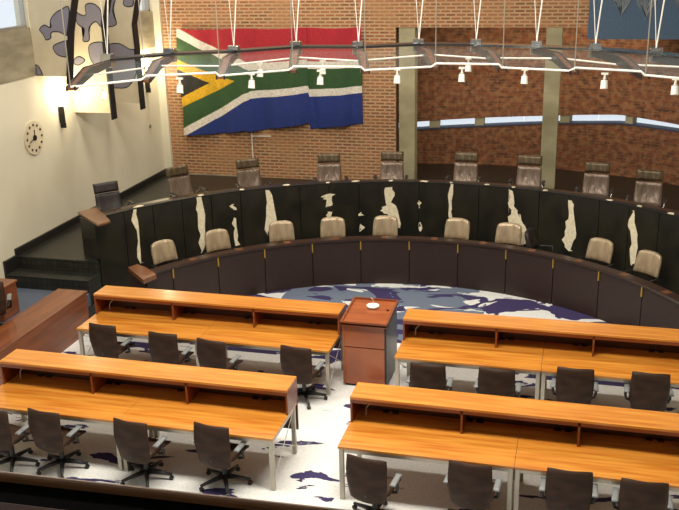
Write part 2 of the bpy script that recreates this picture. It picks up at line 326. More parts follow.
# platform for the rear bench
bm = B(); PT = PZ - .02
poly = [(WX, 14.55), (-8.62, 14.55)] + [tuple(pol(6.70, a)[:2]) for a in [-64.6 + 129.2 * i / 80 for i in range(81)]] + [(3.16, 14.55), (RX, 14.55), (RX, 24.1), (-4.32, 24.1), (-4.32, WY), (WX, WY)]
prism(bm, poly, 0, PZ); struct('platform', bm, [M['slate']])
bm = B(); box(bm, WX, -8.6, 14.50, 14.55, 0, PZ); box(bm, WX, -8.6, 14.10, 14.50, 0, .69); box(bm, -8.6, -8.35, 13.62, 14.5, 0, .22)
struct('platform_steps', bm, M['tile'], uv=boxuv)
bm = B(); box(bm, WX, -8.97, 11.2, 13.60, 0, .45); box(bm, WX, -8.6, 13.60, 14.10, 0, .45); struct('side_landing', bm, M['sidefloor'])
bm = B(); box(bm, WX, WX + .05, 14.5, WY, PZ, PZ + .14); box(bm, WX, WX + .05, 14.1, 14.5, .69, PZ + .02); box(bm, WX, WX + .05, 11.2, 14.1, .45, .6)
struct('baseboard_left', bm, M['skirt'])
struct('baseboard_back', box(B(), -9.75, -8.3, WY - .03, WY, PZ, PZ + .03), M['concrete'])
# gallery rail close to the camera
g = thing('gallery_rail', (0, 0, 5.55), 0, 'dark mahogany gallery balustrade across the bottom left corner, nearest the viewer', 'railing')
gb = Matrix.Rotation(.037, 4, 'Z')
obj('top_board', box(B(), -2.2, .6, .90, 1.19, -.05, -.015, gb), M['rail'], g, bevel=.005)
obj('painted_shadow_band', box(B(), -2.2, .6, 1.19, 1.25, -.075, -.019, gb), M['rail_shadow'], g)  # black strip holds the rail's shadow band as plain colour
tag(obj('rail_edge', box(B(), -2.2, .6, 1.25, 1.264, -.03, -.004, gb), M['rail_top'], g, bevel=.006), 'nosing with a pale highlight put into its colour')  # pale colour stands in for the highlight along the far edge
obj('front_board', box(B(), -2.2, .6, 1.10, 1.14, -.75, -.056, gb), M['rail'], g)
# ---------------------------------------------------------------- rear (judges') bench
SA = [-4.5 + 5.43 * k for k in range(-11, 13)]
rb = thing('judges_bench', (CX, CY, 0), 0, 'long curved upper bench faced with black cowhide panels, white hide streaks at its joints', 'bench')
def child(name, bm, m, parent, **k):
    o = obj(name, bm, m, None, **k); o.parent = parent; o.matrix_parent_inverse = Matrix.Translation(parent.location).inverted(); return o
for a0, a1 in zip(SA, SA[1:]): child('hide_panel', arc_solid(B(), 6.60, 6.64, .02, 1.69, a0 + .06, a1 - .06, 5), M['hide'], rb)
child('bench_core', arc_solid(B(), 6.64, 6.68, 0, 1.66, SA[0], SA[-1]), M['seam'], rb)
child('worktop', arc_solid(B(), 6.70, 7.12, 1.60, 1.645, SA[0], SA[-1]), M['ledge'], rb)
child('front_lip', arc_solid(B(), 6.595, 6.73, 1.69, 1.712, SA[0], SA[-1]), M['black'], rb)
child('lower_shelf', arc_solid(B(), 6.72, 6.76, PZ, 1.62, SA[0], SA[-1]), M['ledge'], rb)
for s in (-1, 1):
    bm = B(); q = [pol(6.20, 66.3 * s), pol(6.22, 63.6 * s), pol(6.60, 62.2 * s), pol(7.24, 60.5 * s), pol(7.24, 63.8 * s)]
    prism(bm, [(p.x, p.y) for p in q], 1.675, 1.715)
    tag(child('end_top', bm, M['ledge_end'], rb, bevel=.006), 'bare oiled wood end piece')
    child('end_panel', arc_solid(B(), 6.55, 7.0, PZ + .0, 1.675, 64.25 * s, 64.75 * s, 2), M['hide'], rb)
PATCH = []
def patches(lst, r, parent):
    for pts in lst:
        bm = B(); f, k = [], []
        n = len(pts); dense = []
        for i in range(n):
            (a, z), (b, y) = pts[i], pts[(i + 1) % n]
            for t in (0, .3, .62):
                dense.append((a + (b - a) * t + random.uniform(-.42, .42), z + (y - z) * t + random.uniform(-.012, .012)))
        f = [bm.verts.new(pol(r - .006, a, min(z, 1.70))) for a, z in dense]; k = [bm.verts.new(pol(r + .002, a, min(z, 1.70))) for a, z in dense]
        fa = bm.faces.new(f); fb = bm.faces.new(k[::-1])
        for i in range(len(dense)):
            j = (i + 1) % len(dense); bm.faces.new((f[i], k[i], k[j], f[j]))
        bmesh.ops.triangulate(bm, faces=[fa, fb])
        child('white_hide_patch', bm, M['hide_white'], parent)
patches([[tuple(q) for q in p] for p in PATCHDATA], 6.60, rb)
# white splashes along the lip
for a0, w_, r0 in ((-55.5, 2.2, 6.62), (-44.2, 1.2, 6.60), (-36.6, .9, 6.61), (-28.5, 1.6, 6.62), (-21.0, 1.0, 6.60), (-16, 1.6, 6.63), (-9.6, 1.0, 6.64), (-3.6, 1.6, 6.62), (1.2, .6, 6.60), (7.6, 1.0, 6.62), (12.4, .7, 6.60), (18.0, 1.1, 6.62), (29.4, 1.2, 6.63), (34.8, .8, 6.62), (40.5, 1.2, 6.62)):
    bm = B(); ps = []
    for i in range(14):
        t = 2 * PI * i / 14; ps.append(tuple(pol(r0 + .055 + .055 * math.sin(t) * random.uniform(.5, 1.1), a0 + w_ * .5 * math.cos(t) * random.uniform(.6, 1.1))[:2]))
    prism(bm, ps, 1.712, 1.720); child('white_hide_patch', bm, M['hide_white'], rb)
# ---------------------------------------------------------------- front (clerks') bench
FS = [-4.95 + 10.72 * k for k in range(-5, 7)]; FS = [-65.0] + FS + [65.0]
fb = thing('clerks_bench', (CX, CY, 0), 0, 'lower curved bench of dark brown panels with brass clips, on the patterned carpet', 'bench')
for a0, a1 in zip(FS, FS[1:]): child('front_panel', arc_solid(B(), 5.12, 5.15, .0, .90, a0 + .10, a1 - .10), M['panel'], fb)
child('bench_core', arc_solid(B(), 5.15, 5.19, 0, .90, FS[0], FS[-1]), M['seam'], fb)
child('ledge', arc_solid(B(), 5.08, 5.28, .905, .95, FS[0] + 1.5, FS[-1] - 1.5), M['ledge'], fb)
child('worktop', arc_solid(B(), 5.24, 5.60, .70, .735, FS[0] + 1, FS[-1] - 1), M['black'], fb)
for a in FS[1:-1]: child('brass_clip', arc_solid(B(), 5.095, 5.125, .72, .90, a - .13, a + .13, 2), M['brass'], fb)
for a in [x - 5.36 for x in FS[1:-1]]: tag(child('inlay_plate', arc_solid(B(), 5.11, 5.25, .95, .956, a - .7, a + .7, 3), M['ledge_end'], fb), 'small pale wood plate')
for s in (-1, 1):
    bm = B(); q = [pol(4.92, 67.6 * s), pol(4.96, 63.8 * s), pol(5.42, 62.4 * s), pol(5.70, 62.4 * s), pol(5.68, 64.6 * s)]
    prism(bm, [(p.x, p.y) for p in q], .87, .955); tag(child('end_top', bm, M['ledge_end'], fb, bevel=.006), 'bare oiled wood end piece')
    child('end_panel', arc_solid(B(), 5.15, 5.6, 0, .87, 64.2 * s, 65.0 * s, 2), M['panel'], fb)
# ---------------------------------------------------------------- lawyers' desks
DL, DS, DH, ZT, ZH = 4.17, .61, .416, .74, 1.096
def desk(x, y, label):
    t = thing('courtroom_desk', (x, y, 0), 0, label, 'desk', 'long desks facing the curved benches')
    for i in range(2):
        x0 = DL / 2 * i
        obj('tabletop', box(B(), x0 + .002, x0 + DL / 2 - .002, 0, DS + DH - .04, ZT - .032, ZT), M['wood'], t, bevel=.003)
        bm = B()
        for yy in (.03, DS + DH - .12): box(bm, x0 + .05, x0 + DL / 2 - .05, yy, yy + .03, ZT - .09, ZT - .034)
        for xx in (x0 + .02, x0 + DL / 2 - .06): box(bm, xx, xx + .04, .06, DS + DH - .12, ZT - .09, ZT - .034)
        obj('frame_rail', bm, M['steel'], t)
        for xx in (x0 + .012, x0 + DL / 2 - .067):
            for yy in (.015, DS + DH - .12): obj('leg', box(B(), xx, xx + .055, yy, yy + .055, 0, ZT - .034), M['steel'], t, bevel=.004)
    for xx in (.03, DL - .03):
        for a, b in (((xx, .05, .66), (xx, DS + DH - .1, .12)), ((xx, .05, .12), (xx, DS + DH - .1, .66))):
            obj('brace_wire', tube(B(), [a, b], .006, 6), M['wire'], t)
    obj('hutch_top', box(B(), .01, DL, DS - .01, DS + DH, ZH - .035, ZH), M['wood'], t, bevel=.004)
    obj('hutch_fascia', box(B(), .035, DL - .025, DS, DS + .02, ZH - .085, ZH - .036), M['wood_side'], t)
    for k in range(4):
        xx = .01 + (DL - .035) * k / 3
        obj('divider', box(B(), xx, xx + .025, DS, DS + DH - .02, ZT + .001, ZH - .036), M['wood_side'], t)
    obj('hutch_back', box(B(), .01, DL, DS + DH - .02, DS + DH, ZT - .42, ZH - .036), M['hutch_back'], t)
    for k in range(4):
        xx = .35 + k * 1.07
        for dx in (0, .13): tag(obj('power_socket', box(B(), xx + dx, xx + dx + .08, DS + DH - .09, DS + DH - .03, ZT + .001, ZT + .018), M['plastic'], t, bevel=.004), 'black desk socket')
    obj('cable', tube(B(), [(.16, DS + .20, ZT + .01), (.17, DS + .20, ZT + .12), (.24, DS + .22, ZT + .20), (.22, DS + .24, ZT + .30)], .006, 6), M['wire'], t)
    return t
desk(-7.61, 11.96, 'orange wooden desk with open shelves, left of the lectern, its top glaring at the shelf')
desk(-7.60, 9.34, 'near left orange wooden desk with open shelves, cut by the left edge of the photo')
desk(-2.46, 11.96, 'far right orange wooden desk whose left end nearly touches the lectern')
desk(-2.62, 9.35, 'nearest orange wooden desk on the right, with a whitish glare on its left corner')
# lectern
LX, LY, LW, LD = -3.355, 12.30, .717, .876
t = thing('lectern', (LX, LY, 0), 0, 'reddish wooden lectern with a slanted top, standing between the two far desks', 'lectern')
def slab(z0a, z1a, z0b, z1b, x0, x1, y0, y1):
    bm = B(); v = [bm.verts.new(c) for c in ((x0, y0, z0a), (x1, y0, z0a), (x1, y1, z0b), (x0, y1, z0b), (x0, y0, z1a), (x1, y0, z1a), (x1, y1, z1b), (x0, y1, z1b))]
    for f in ((3, 2, 1, 0), (4, 5, 6, 7), (0, 1, 5, 4), (1, 2, 6, 5), (2, 3, 7, 6), (3, 0, 4, 7)): bm.faces.new([v[i] for i in f])
    return bm
obj('top', slab(1.03, 1.062, 1.09, 1.122, 0, LW, 0, LD), M['lectern'], t, bevel=.003)
for a in ((0, .03, 0, LD), (LW - .03, LW, 0, LD)): obj('top_border', slab(1.02, 1.087, 1.09, 1.149, *a), M['wood_side'], t)
obj('top_border', slab(1.02, 1.087, 1.021, 1.088, .03, LW - .03, 0, .025), M['wood_side'], t); obj('top_border', slab(1.09, 1.147, 1.09, 1.149, .03, LW - .03, LD - .025, LD), M['wood_side'], t)
tag(obj('side_panel', slab(.04, 1.03, .04, 1.09, LW - .05, LW - .02, .05, LD - .03), M['dark_metal'], t), 'dark grey side panel')
obj('side_panel', slab(.04, 1.03, .04, 1.09, .02, .05, .05, LD - .03), M['lectern'], t)
obj('front_panel', box(B(), .05, LW - .05, .055, .08, .66, 1.02), M['lectern'], t, bevel=.003); obj('front_panel', box(B(), .05, LW - .05, .055, .08, .04, .645), M['lectern'], t, bevel=.003)
obj('back_panel', box(B(), .05, LW - .05, LD - .06, LD - .035, .04, 1.08), M['lectern'], t); obj('plinth', box(B(), .05, LW - .05, .09, LD - .07, 0, .04), M['black'], t)
def disc_pts(x, y, rx, ry, n=20): return [(x + rx * math.cos(2 * PI * i / n), y + ry * math.sin(2 * PI * i / n)) for i in range(n)]
t = thing('microphone_base', (LX + .37, LY + .60, 1.104), 0, 'small white oval conference microphone unit on top of the lectern', 'microphone')
t.rotation_euler = (.068, 0, 0)
obj('housing', prism(B(), disc_pts(0, 0, .10, .085), .012, .04), M['paper'], t, bevel=.008); obj('stem', tube(B(), [(0, .02, .04), (0, .05, .09), (-.05, .09, .12)], .006, 6), M['steel'], t)
tag(obj('foot_plate', prism(B(), disc_pts(0, 0, .085, .07), .0, .014), M['steel'], t), 'steel plate')
t = tag(obj('indicator_button', prism(B(), disc_pts(LX + .62, LY + .52, .018, .018), 1.095, 1.118), M['plastic']), 'small black button near the right rim of the lectern top', 'button')
# left side long desk + small desk
t = thing('side_desk', (-8.87, 9.6, 0), 0, 'long dark wooden desk running away along the left edge, plain boarded side', 'desk')
obj('desk_top', box(B(), 0, .58, 0, 3.93, .70, .74), M['wood_dark'], t, bevel=.004); obj('side_board', box(B(), .545, .57, .01, 3.90, 0, .70), M['wood_dark'], t)
obj('end_board', box(B(), .02, .545, 3.875, 3.90, 0, .70), M['wood_dark'], t); obj('end_board', box(B(), .02, .545, .01, .035, 0, .70), M['wood_dark'], t)
t = thing('side_cabinet', (-10.2, 12.55, .45), 0, 'small orange wooden cabinet against the left edge, below the steps', 'cabinet')
obj('cabinet_top', box(B(), 0, .86, 0, .50, .56, .60), M['wood_dark'], t, bevel=.004); obj('cabinet_body', box(B(), .02, .84, .02, .48, .0, .56), M['wood_dark'], t)
# ---------------------------------------------------------------- office chairs
def office_chair(loc, rz, label, group):
    t = thing('office_chair', loc, rz, label, 'chair', group)
    bm = B()
    def fb_(u, v):   # back: u across, v up ; chair faces +y
        wd = .24 + .015 * math.sin(v * PI) - .025 * (1 - v) ** 2; x = (u - .5) * 2 * wd
        y = -.245 - .035 * v + .05 * (2 * u - 1) ** 2 - .025 * math.sin(v * PI * .9 + .3) + .004 * math.sin(9 * v + 5 * u)
        z = .38 + .59 * v - .02 * (2 * u - 1) ** 4 * (1 if v > .5 else -1)
        return Vector((x, y, z)), Vector((-.25 * (2 * u - 1), 1, .1)).normalized()
    sheet(bm, fb_, 14, 14, .045); obj('backrest', bm, M['mesh_back'], t, smooth=True)
    bm = B()
    def fs(u, v):
        x = (u - .5) * .48 * (1 - .08 * (v < .2)); y = -.22 + .46 * v
        return Vector((x, y, .455 + .015 * (2 * u - 1) ** 2 - .03 * max(0, v - .75) * 4 * .5)), Vector((0, 0, 1))
    sheet(bm, fs, 10, 10, .075); obj('seat', bm, M['mesh_back'], t, smooth=True)
    for s in (-1, 1):
        bm = B(); tube(bm, [(s * .20, .02, .40), (s * .275, .02, .42), (s * .29, -.02, .50), (s * .285, -.03, .595)], [.018, .018, .02, .018], 8)
        a = obj('armrest', bm, M['plastic'], t, smooth=True)
        bm = B(); sheet(bm, lambda u, v: (Vector((s * (.285 - .012 * v) + (u - .5) * .072, -.17 + .26 * v, .612 + .008 * v)), Vector((0, 0, 1))), 6, 10, .034)
        obj('arm_pad', bm, M['pad'], a, smooth=True)
    obj('back_bracket', tube(B(), [(0, -.05, .40), (0, -.22, .41), (0, -.29, .50), (0, -.285, .62)], .022, 8), M['plastic'], t, smooth=True)
    obj('gas_column', tube(B(), [(0, 0, .10), (0, 0, .28), (0, 0, .281), (0, 0, .42)], [.032, .032, .02, .06], 12), M['plastic'], t)
    bm = B(); cs = []
    for k in range(5):
        a = 2 * PI * k / 5 + .3; d = Vector((math.cos(a), math.sin(a), 0))
        tube(bm, [d * .02 + Vector((0, 0, .115)), d * .17 + Vector((0, 0, .10)), d * .33 + Vector((0, 0, .075))], [.036, .026, .018], 6); cs.append((d, a))
    obj('star_base', bm, M['plastic'], t, smooth=True)
    for d, a in cs:
        bm = B(); n = Vector((-d.y, d.x, 0)); c = d * .32 + Vector((0, 0, .028))
        tube(bm, [c - n * .026, c - n * .02, c + n * .02, c + n * .026], [.018, .028, .028, .018], 10)
        tube(bm, [c + Vector((0, 0, .01)), c + Vector((0, 0, .055))], .008, 6); obj('caster', bm, M['plastic'], t)
    return t
OC = [
 (-7.00, 9.16, -.12, 'brown office chair cut off by the left edge at the near left desk'),
 (-6.33, 9.26, -.12, 'brown office chair whole in view, nearest the left edge at the near left desk'),
 (-5.13, 9.26, -.13, 'brown office chair at the middle of the near left desk'),
 (-4.11, 9.38, -.14, 'brown office chair at the right end of the near left desk, beside the crossed wires'),
 (-6.98, 11.96, -.10, 'brown office chair at the left end of the far left desk, beside the side desk'),
 (-5.92, 11.85, -.08, 'brown office chair second from the left at the far left desk'),
 (-5.08, 11.75, -.18, 'brown office chair third from the left at the far left desk, turned slightly aside'),
 (-3.79, 11.78, -.12, 'brown office chair at the far left desk, closest to the lectern'),
 (-1.87, 11.62, .0, 'brown office chair nearest the lectern at the far right desk'),
 (-.93, 11.66, -.03, 'brown office chair second from the lectern at the far right desk'),
 (.09, 11.90, .0, 'brown office chair just right of the twin legs at the far right desk'),
 (1.06, 11.96, .0, 'brown office chair at the right edge of the photo at the far right desk'),
 (-2.10, 9.06, -.16, 'brown office chair at the left end of the nearest right desk, its back turned askew'),
 (-.97, 9.20, -.08, 'brown office chair second from the left at the nearest right desk, before the twin legs'),
 (.08, 9.30, .0, 'brown office chair third from the left at the nearest right desk'),
 (.86, 9.26, -.02, 'brown office chair in the bottom right corner, last at the nearest right desk')]
c0 = None
for i, (x, y, rz, lb) in enumerate(OC):
    if c0 is None: c0 = office_chair((x, y, 0), rz, lb, 'office chairs at the long desks'); c = c0
    else:
        c = copy_tree(c0); c.location = (x, y, 0); c.rotation_euler = (0, 0, rz); c['label'] = lb
c = copy_tree(c0); c.location = (-9.22, 12.14, .45); c.rotation_euler = (0, 0, .5); c['label'] = 'black office chair in the gap left of the long side desk, below the steps'; del c['group']
# ---------------------------------------------------------------- judges' high chairs
def high_chair(label, dark=False):
    hk = .86 if dark else 1
    t = thing('high_back_chair', (0, 0, PZ), 0, label, 'chair', 'high backed chairs behind the upper bench')
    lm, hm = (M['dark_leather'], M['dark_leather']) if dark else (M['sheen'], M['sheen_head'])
    def f_(u, v):
        wd = .27 - .02 * v; x = (u - .5) * 2 * wd
        return Vector((x, -.24 - .14 * v + .03 * (2 * u - 1) ** 2 - .02 * math.sin(v * PI), .48 + .47 * v * hk)), Vector((0, 1, .25)).normalized()
    bm = B(); sheet(bm, f_, 16, 12, .085)
    obj('backrest', bm, lm, t, smooth=True)
    bm = B(); sheet(bm, lambda u, v: (Vector(((u - .5) * .50, -.385 - .05 * v + .02 * (2 * u - 1) ** 2, (.965 if hk == 1 else .89) + .20 * v)), Vector((0, 1, .2)).normalized()), 14, 8, .11)
    obj('headrest', bm, hm, t, smooth=True)
    bm = B(); sheet(bm, lambda u, v: (Vector(((u - .5) * .52, -.26 + .50 * v, .47 - .02 * v)), Vector((0, 0, 1))), 8, 8, .11); obj('seat', bm, lm, t, smooth=True)
    for s in (-1, 1):
        a = obj('armrest', tube(B(), [(s * .27, -.24, .46), (s * .33, -.20, .60), (s * .34, -.05, .69), (s * .34, .16, .69), (s * .32, .18, .50), (s * .26, .10, .44)], .017, 8), M['chrome'], t, smooth=True)
        bm = B(); sheet(bm, lambda u, v: (Vector((s * .34 + (u - .5) * .07, -.10 + .28 * v, .715)), Vector((0, 0, 1))), 4, 6, .03); obj('arm_pad', bm, M['dark_leather'], a, smooth=True)
    obj('pedestal', tube(B(), [(0, 0, .06), (0, 0, .42)], .035, 10), M['chrome'], t)
    bm = B()
    for k in range(5):
        a = 2 * PI * k / 5; d = Vector((math.cos(a), math.sin(a), 0)); tube(bm, [d * .02 + Vector((0, 0, .07)), d * .30 + Vector((0, 0, .04))], [.03, .02], 6); tube(bm, [d * .3 + Vector((0, 0, .045)), d * .3], .022, 8)
    obj('star_base', bm, M['chrome'], t); return t
def place(o, r, a, z, yaw=0):
    p = pol(r, a, z); o.location = p; o.rotation_euler = (0, 0, PI - math.radians(a) + yaw)   # faces the centre of the curve
HC = [(-44.2, 7.62, .15, 'high backed bronze leather chair nearest the corner of white wall and brick wall'),
      (-33.2, 7.55, .05, 'high backed bronze leather chair under the thin white stand below the flag'),
      (-20.0, 7.55, .0, 'high backed bronze leather chair in front of bare brick, right of the flag stand'),
      (-9.8, 7.60, -.04, 'high backed bronze leather chair just left of the first concrete column'),
      (2.3, 7.66, .02, 'high backed bronze leather chair between the columns, nearer the first one'),
      (12.6, 7.74, .15, 'high backed bronze leather chair just left of the second concrete column'),
      (23.6, 7.74, .32, 'high backed bronze leather chair first to the right of the second column'),
      (32.0, 7.74, .42, 'high backed bronze leather chair nearest the right edge of the photo')]
h0 = None
for a, r, yw, lb in HC:
    if h0 is None: h0 = c = high_chair(lb)
    else: c = copy_tree(h0); c['label'] = lb
    place(c, r - .22, a, PZ, yw)
c = high_chair('dark brown high backed chair at the left end of the upper bench', True); place(c, 7.36, -56.9, PZ, -.15)
# ---------------------------------------------------------------- low clerks' chairs
def low_chair(label):
    t = thing('low_back_chair', (0, 0, 0), 0, label, 'chair', 'low backed chairs between the curved benches')
    def f_(u, v):
        wd = .26 - .05 * max(0, v - .6) ** 1.5 * 2; x = (u - .5) * 2 * wd
        return Vector((x, -.22 - .10 * v + .05 * (2 * u - 1) ** 2, 0.68 + .41 * v - .045 * abs(2 * u - 1) ** 4 * v)), Vector((0, 1, .2)).normalized()
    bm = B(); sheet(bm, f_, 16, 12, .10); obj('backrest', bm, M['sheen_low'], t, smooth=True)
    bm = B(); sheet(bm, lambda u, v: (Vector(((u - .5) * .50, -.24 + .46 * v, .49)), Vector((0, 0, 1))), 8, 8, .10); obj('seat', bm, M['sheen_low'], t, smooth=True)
    for s in (-1, 1): obj('armrest', tube(B(), [(s * .24, -.20, .50), (s * .31, -.18, .68), (s * .32, .10, .70), (s * .25, .14, .47)], .018, 8), M['plastic'], t, smooth=True)
    obj('pedestal', tube(B(), [(0, 0, .06), (0, 0, .46)], .035, 10), M['chrome'], t)
    bm = B()
    for k in range(5):
        a = 2 * PI * k / 5; d = Vector((math.cos(a), math.sin(a), 0)); tube(bm, [d * .02 + Vector((0, 0, .07)), d * .28 + Vector((0, 0, .04))], [.03, .02], 6); tube(bm, [d * .28 + Vector((0, 0, .045)), d * .28], .022, 8)
    obj('star_base', bm, M['plastic'], t); return t
LC = [(-54.4, 'low backed bronze leather chair at the left end between the curved benches'),
      (-43.6, 'low backed bronze leather chair second from the left, between two white hide streaks'),
      (-31.2, 'low backed bronze leather chair just right of the white streak with a triangular foot'),
      (-21.4, 'low backed bronze leather chair below the small broken white hide spot'),
      (-11.2, 'low backed bronze leather chair under the wide tree shaped white hide patch'),
      (2.7, 'low backed bronze leather chair below the thin straight white streak, middle of the bench'),
      (12.9, 'low backed bronze leather chair left of the ragged white patch by the second column'),
      (31.8, 'low backed bronze leather chair second from the right, beyond the tall ragged streak'),
      (41.4, 'low backed bronze leather chair furthest right, right of the last long white streak')]
l0 = None
for a, lb in LC:
    if l0 is None: l0 = c = low_chair(lb)
    else: c = copy_tree(l0); c['label'] = lb
    place(c, 5.92, a + (-.9 if a > 20 else .4), 0, random.uniform(-.15, .15))
c = copy_tree(l0); place(c, 6.0, 20.5, 0, 1.7); c['label'] = 'dark chair turned sideways between two low bronze chairs, right part of the bench'; del c['group']
for k in kids(c):
    if k.name.startswith(('backrest', 'seat')):
        k.data = k.data.copy(); k.data.materials[0] = M['dark_leather']
# ---------------------------------------------------------------- flag
FX0, FX1 = -9.75, -5.12
def ftop(x): 
    t = (x - FX0) / (FX1 - FX0); return 4.57 + .05 * t - .03 * math.sin(t * 9) ** 2
def fbot(x):
    P = [(-9.75, 1.95), (-8.6, 2.04), (-8.1, 2.12), (-7.98, 2.10), (-6.9, 2.26), (-6.45, 2.34), (-6.44, 2.19), (-5.8, 2.27), (-5.12, 2.36)]
    for (a, b), (c_, d) in zip(P, P[1:]):
        if x <= c_: return b + (d - b) * (x - a) / (c_ - a)
    return P[-1][1]
NAMES = ['red', 'white', 'green', 'blue', 'yellow', 'blackf']
def fcol(x, v):
    s = x - FX0; h = (v - .5) * 2; d = abs(h); e = .05 * math.sin(x * 2.2)
    if d < .27 * (1 - s / .80): return 5
    if d < .45 * (1 - s / 1.48): return 4
    inner = max(.2, .86 - .66 * s / 1.85); outer = max(.345, 1.03 - .685 * s / 1.85)
    if d < inner: return 2
    if d < outer: return 1
    return 0 if h > 0 else 3
NU, NV = 330, 190; bm = B(); g_ = []
for i in range(NU + 1):
    x = FX0 + (FX1 - FX0) * i / NU; col_ = []
    for j in range(NV + 1):
        v = j / NV; z0, z1 = fbot(x), ftop(x); z = z0 + (z1 - z0) * v
        y = WY - .10 - (1 - v * .6) * (.05 * math.sin(x * 5.2 + .6 * v) + .03 * math.sin(x * 11 + 2 * v)) + (.05 if x > -6.44 else 0) * (1 - v * .5)
        y = min(y, WY - .015)
        col_.append(bm.verts.new((x + .03 * math.sin(z * 3) * (1 - (x - FX0) / (FX1 - FX0)), y, z)))
    g_.append(col_)
for i in range(NU):
    for j in range(NV):
        f = bm.faces.new((g_[i][j], g_[i + 1][j], g_[i + 1][j + 1], g_[i][j + 1])); f.material_index = fcol(FX0 + (FX1 - FX0) * (i + .5) / NU, (j + .5) / NV)
o = obj('national_flag', bm, [M[n] for n in NAMES], smooth=True); sm = o.modifiers.new('solid', 'SOLIDIFY'); sm.thickness = .006
tag(o, 'large six coloured national flag hanging in folds on the brick wall', 'flag')
t = thing('wall_stand', (-7.95, WY - .02, PZ), 0, 'thin white pole with a side arm on the brick wall under the flag', 'pole')
obj('pole', tube(B(), [(0, -.02, .02), (0, -.02, 1.16)], .014, 8), M['white_metal'], t); obj('side_arm', tube(B(), [(0, -.02, 1.05), (.5, -.02, 1.06)], .012, 8), M['white_metal'], t)
# tapestry
t = thing('beaded_tapestry', (0, WY - .12, 0), 0, 'dark blue wall hanging with pale tufted strokes, top right corner', 'tapestry')
bm = B(); box(bm, -.05, 3.6, 0, .05, 4.36, 7.2); obj('cloth', bm, M['blue_cloth'], t)
for (x0, z0, n, sp) in ((.62, 4.80, 15, .42), (1.12, 4.76, 17, .5), (1.85, 4.8, 15, .42), (2.6, 4.8, 15, .45)):
    bm = B()
    for k in range(n):
        a = (k / (n - 1) - .5) * 1.5; l = random.uniform(.35, .85); q = [(x0 + math.sin(a) * l * t_ * .8 + .03 * math.sin(9 * t_), -.012, z0 + .12 * abs(a) + l * t_ * (1.1 - .3 * abs(a))) for t_ in (0, .3, .6, 1)]
        tube(bm, q, .011, 5)
    obj('tufted_motif', bm, M['beads'], t)
# ---------------------------------------------------------------- left wall things
def blob(bm, pts, x, th):   # pts in (y, z)
    a = [bm.verts.new((x, y, z)) for y, z in pts]; b = [bm.verts.new((x + th, y, z)) for y, z in pts]; n = len(pts)
    f1 = bm.faces.new(a); f2 = bm.faces.new(b[::-1])
    for i in range(n): bm.faces.new((a[i], b[i], b[(i + 1) % n], a[(i + 1) % n]))
    bmesh.ops.triangulate(bm, faces=[f1, f2]); return bm
t = thing('wall_clock', (WX + .002, 15.59, 3.0), 0, 'round pale wall clock with dark hour dots on the white wall', 'clock')
def dy(y, z, r, n=28): return [(y + r * math.cos(2 * PI * i / n), z + r * math.sin(2 * PI * i / n)) for i in range(n)]
obj('clock_face', blob(B(), dy(0, 0, .33), 0, .03), M['art_cream'], t)
for k in range(12):
    a = k * PI / 6; obj('hour_marker', blob(B(), dy(.25 * math.cos(a), .25 * math.sin(a), .027, 8), .03, .008), M['clock_dot'], t)
obj('hub', blob(B(), dy(0, 0, .055, 14), .03, .02), M['black'], t)
obj('hand', blob(B(), [(-.012, 0), (.012, 0), (.03, .15), (.01, .15)], .032, .006), M['black'], t); obj('hand', blob(B(), [(0, -.012), (0, .012), (-.19, -.06), (-.19, -.075)], .039, .006), M['black'], t)
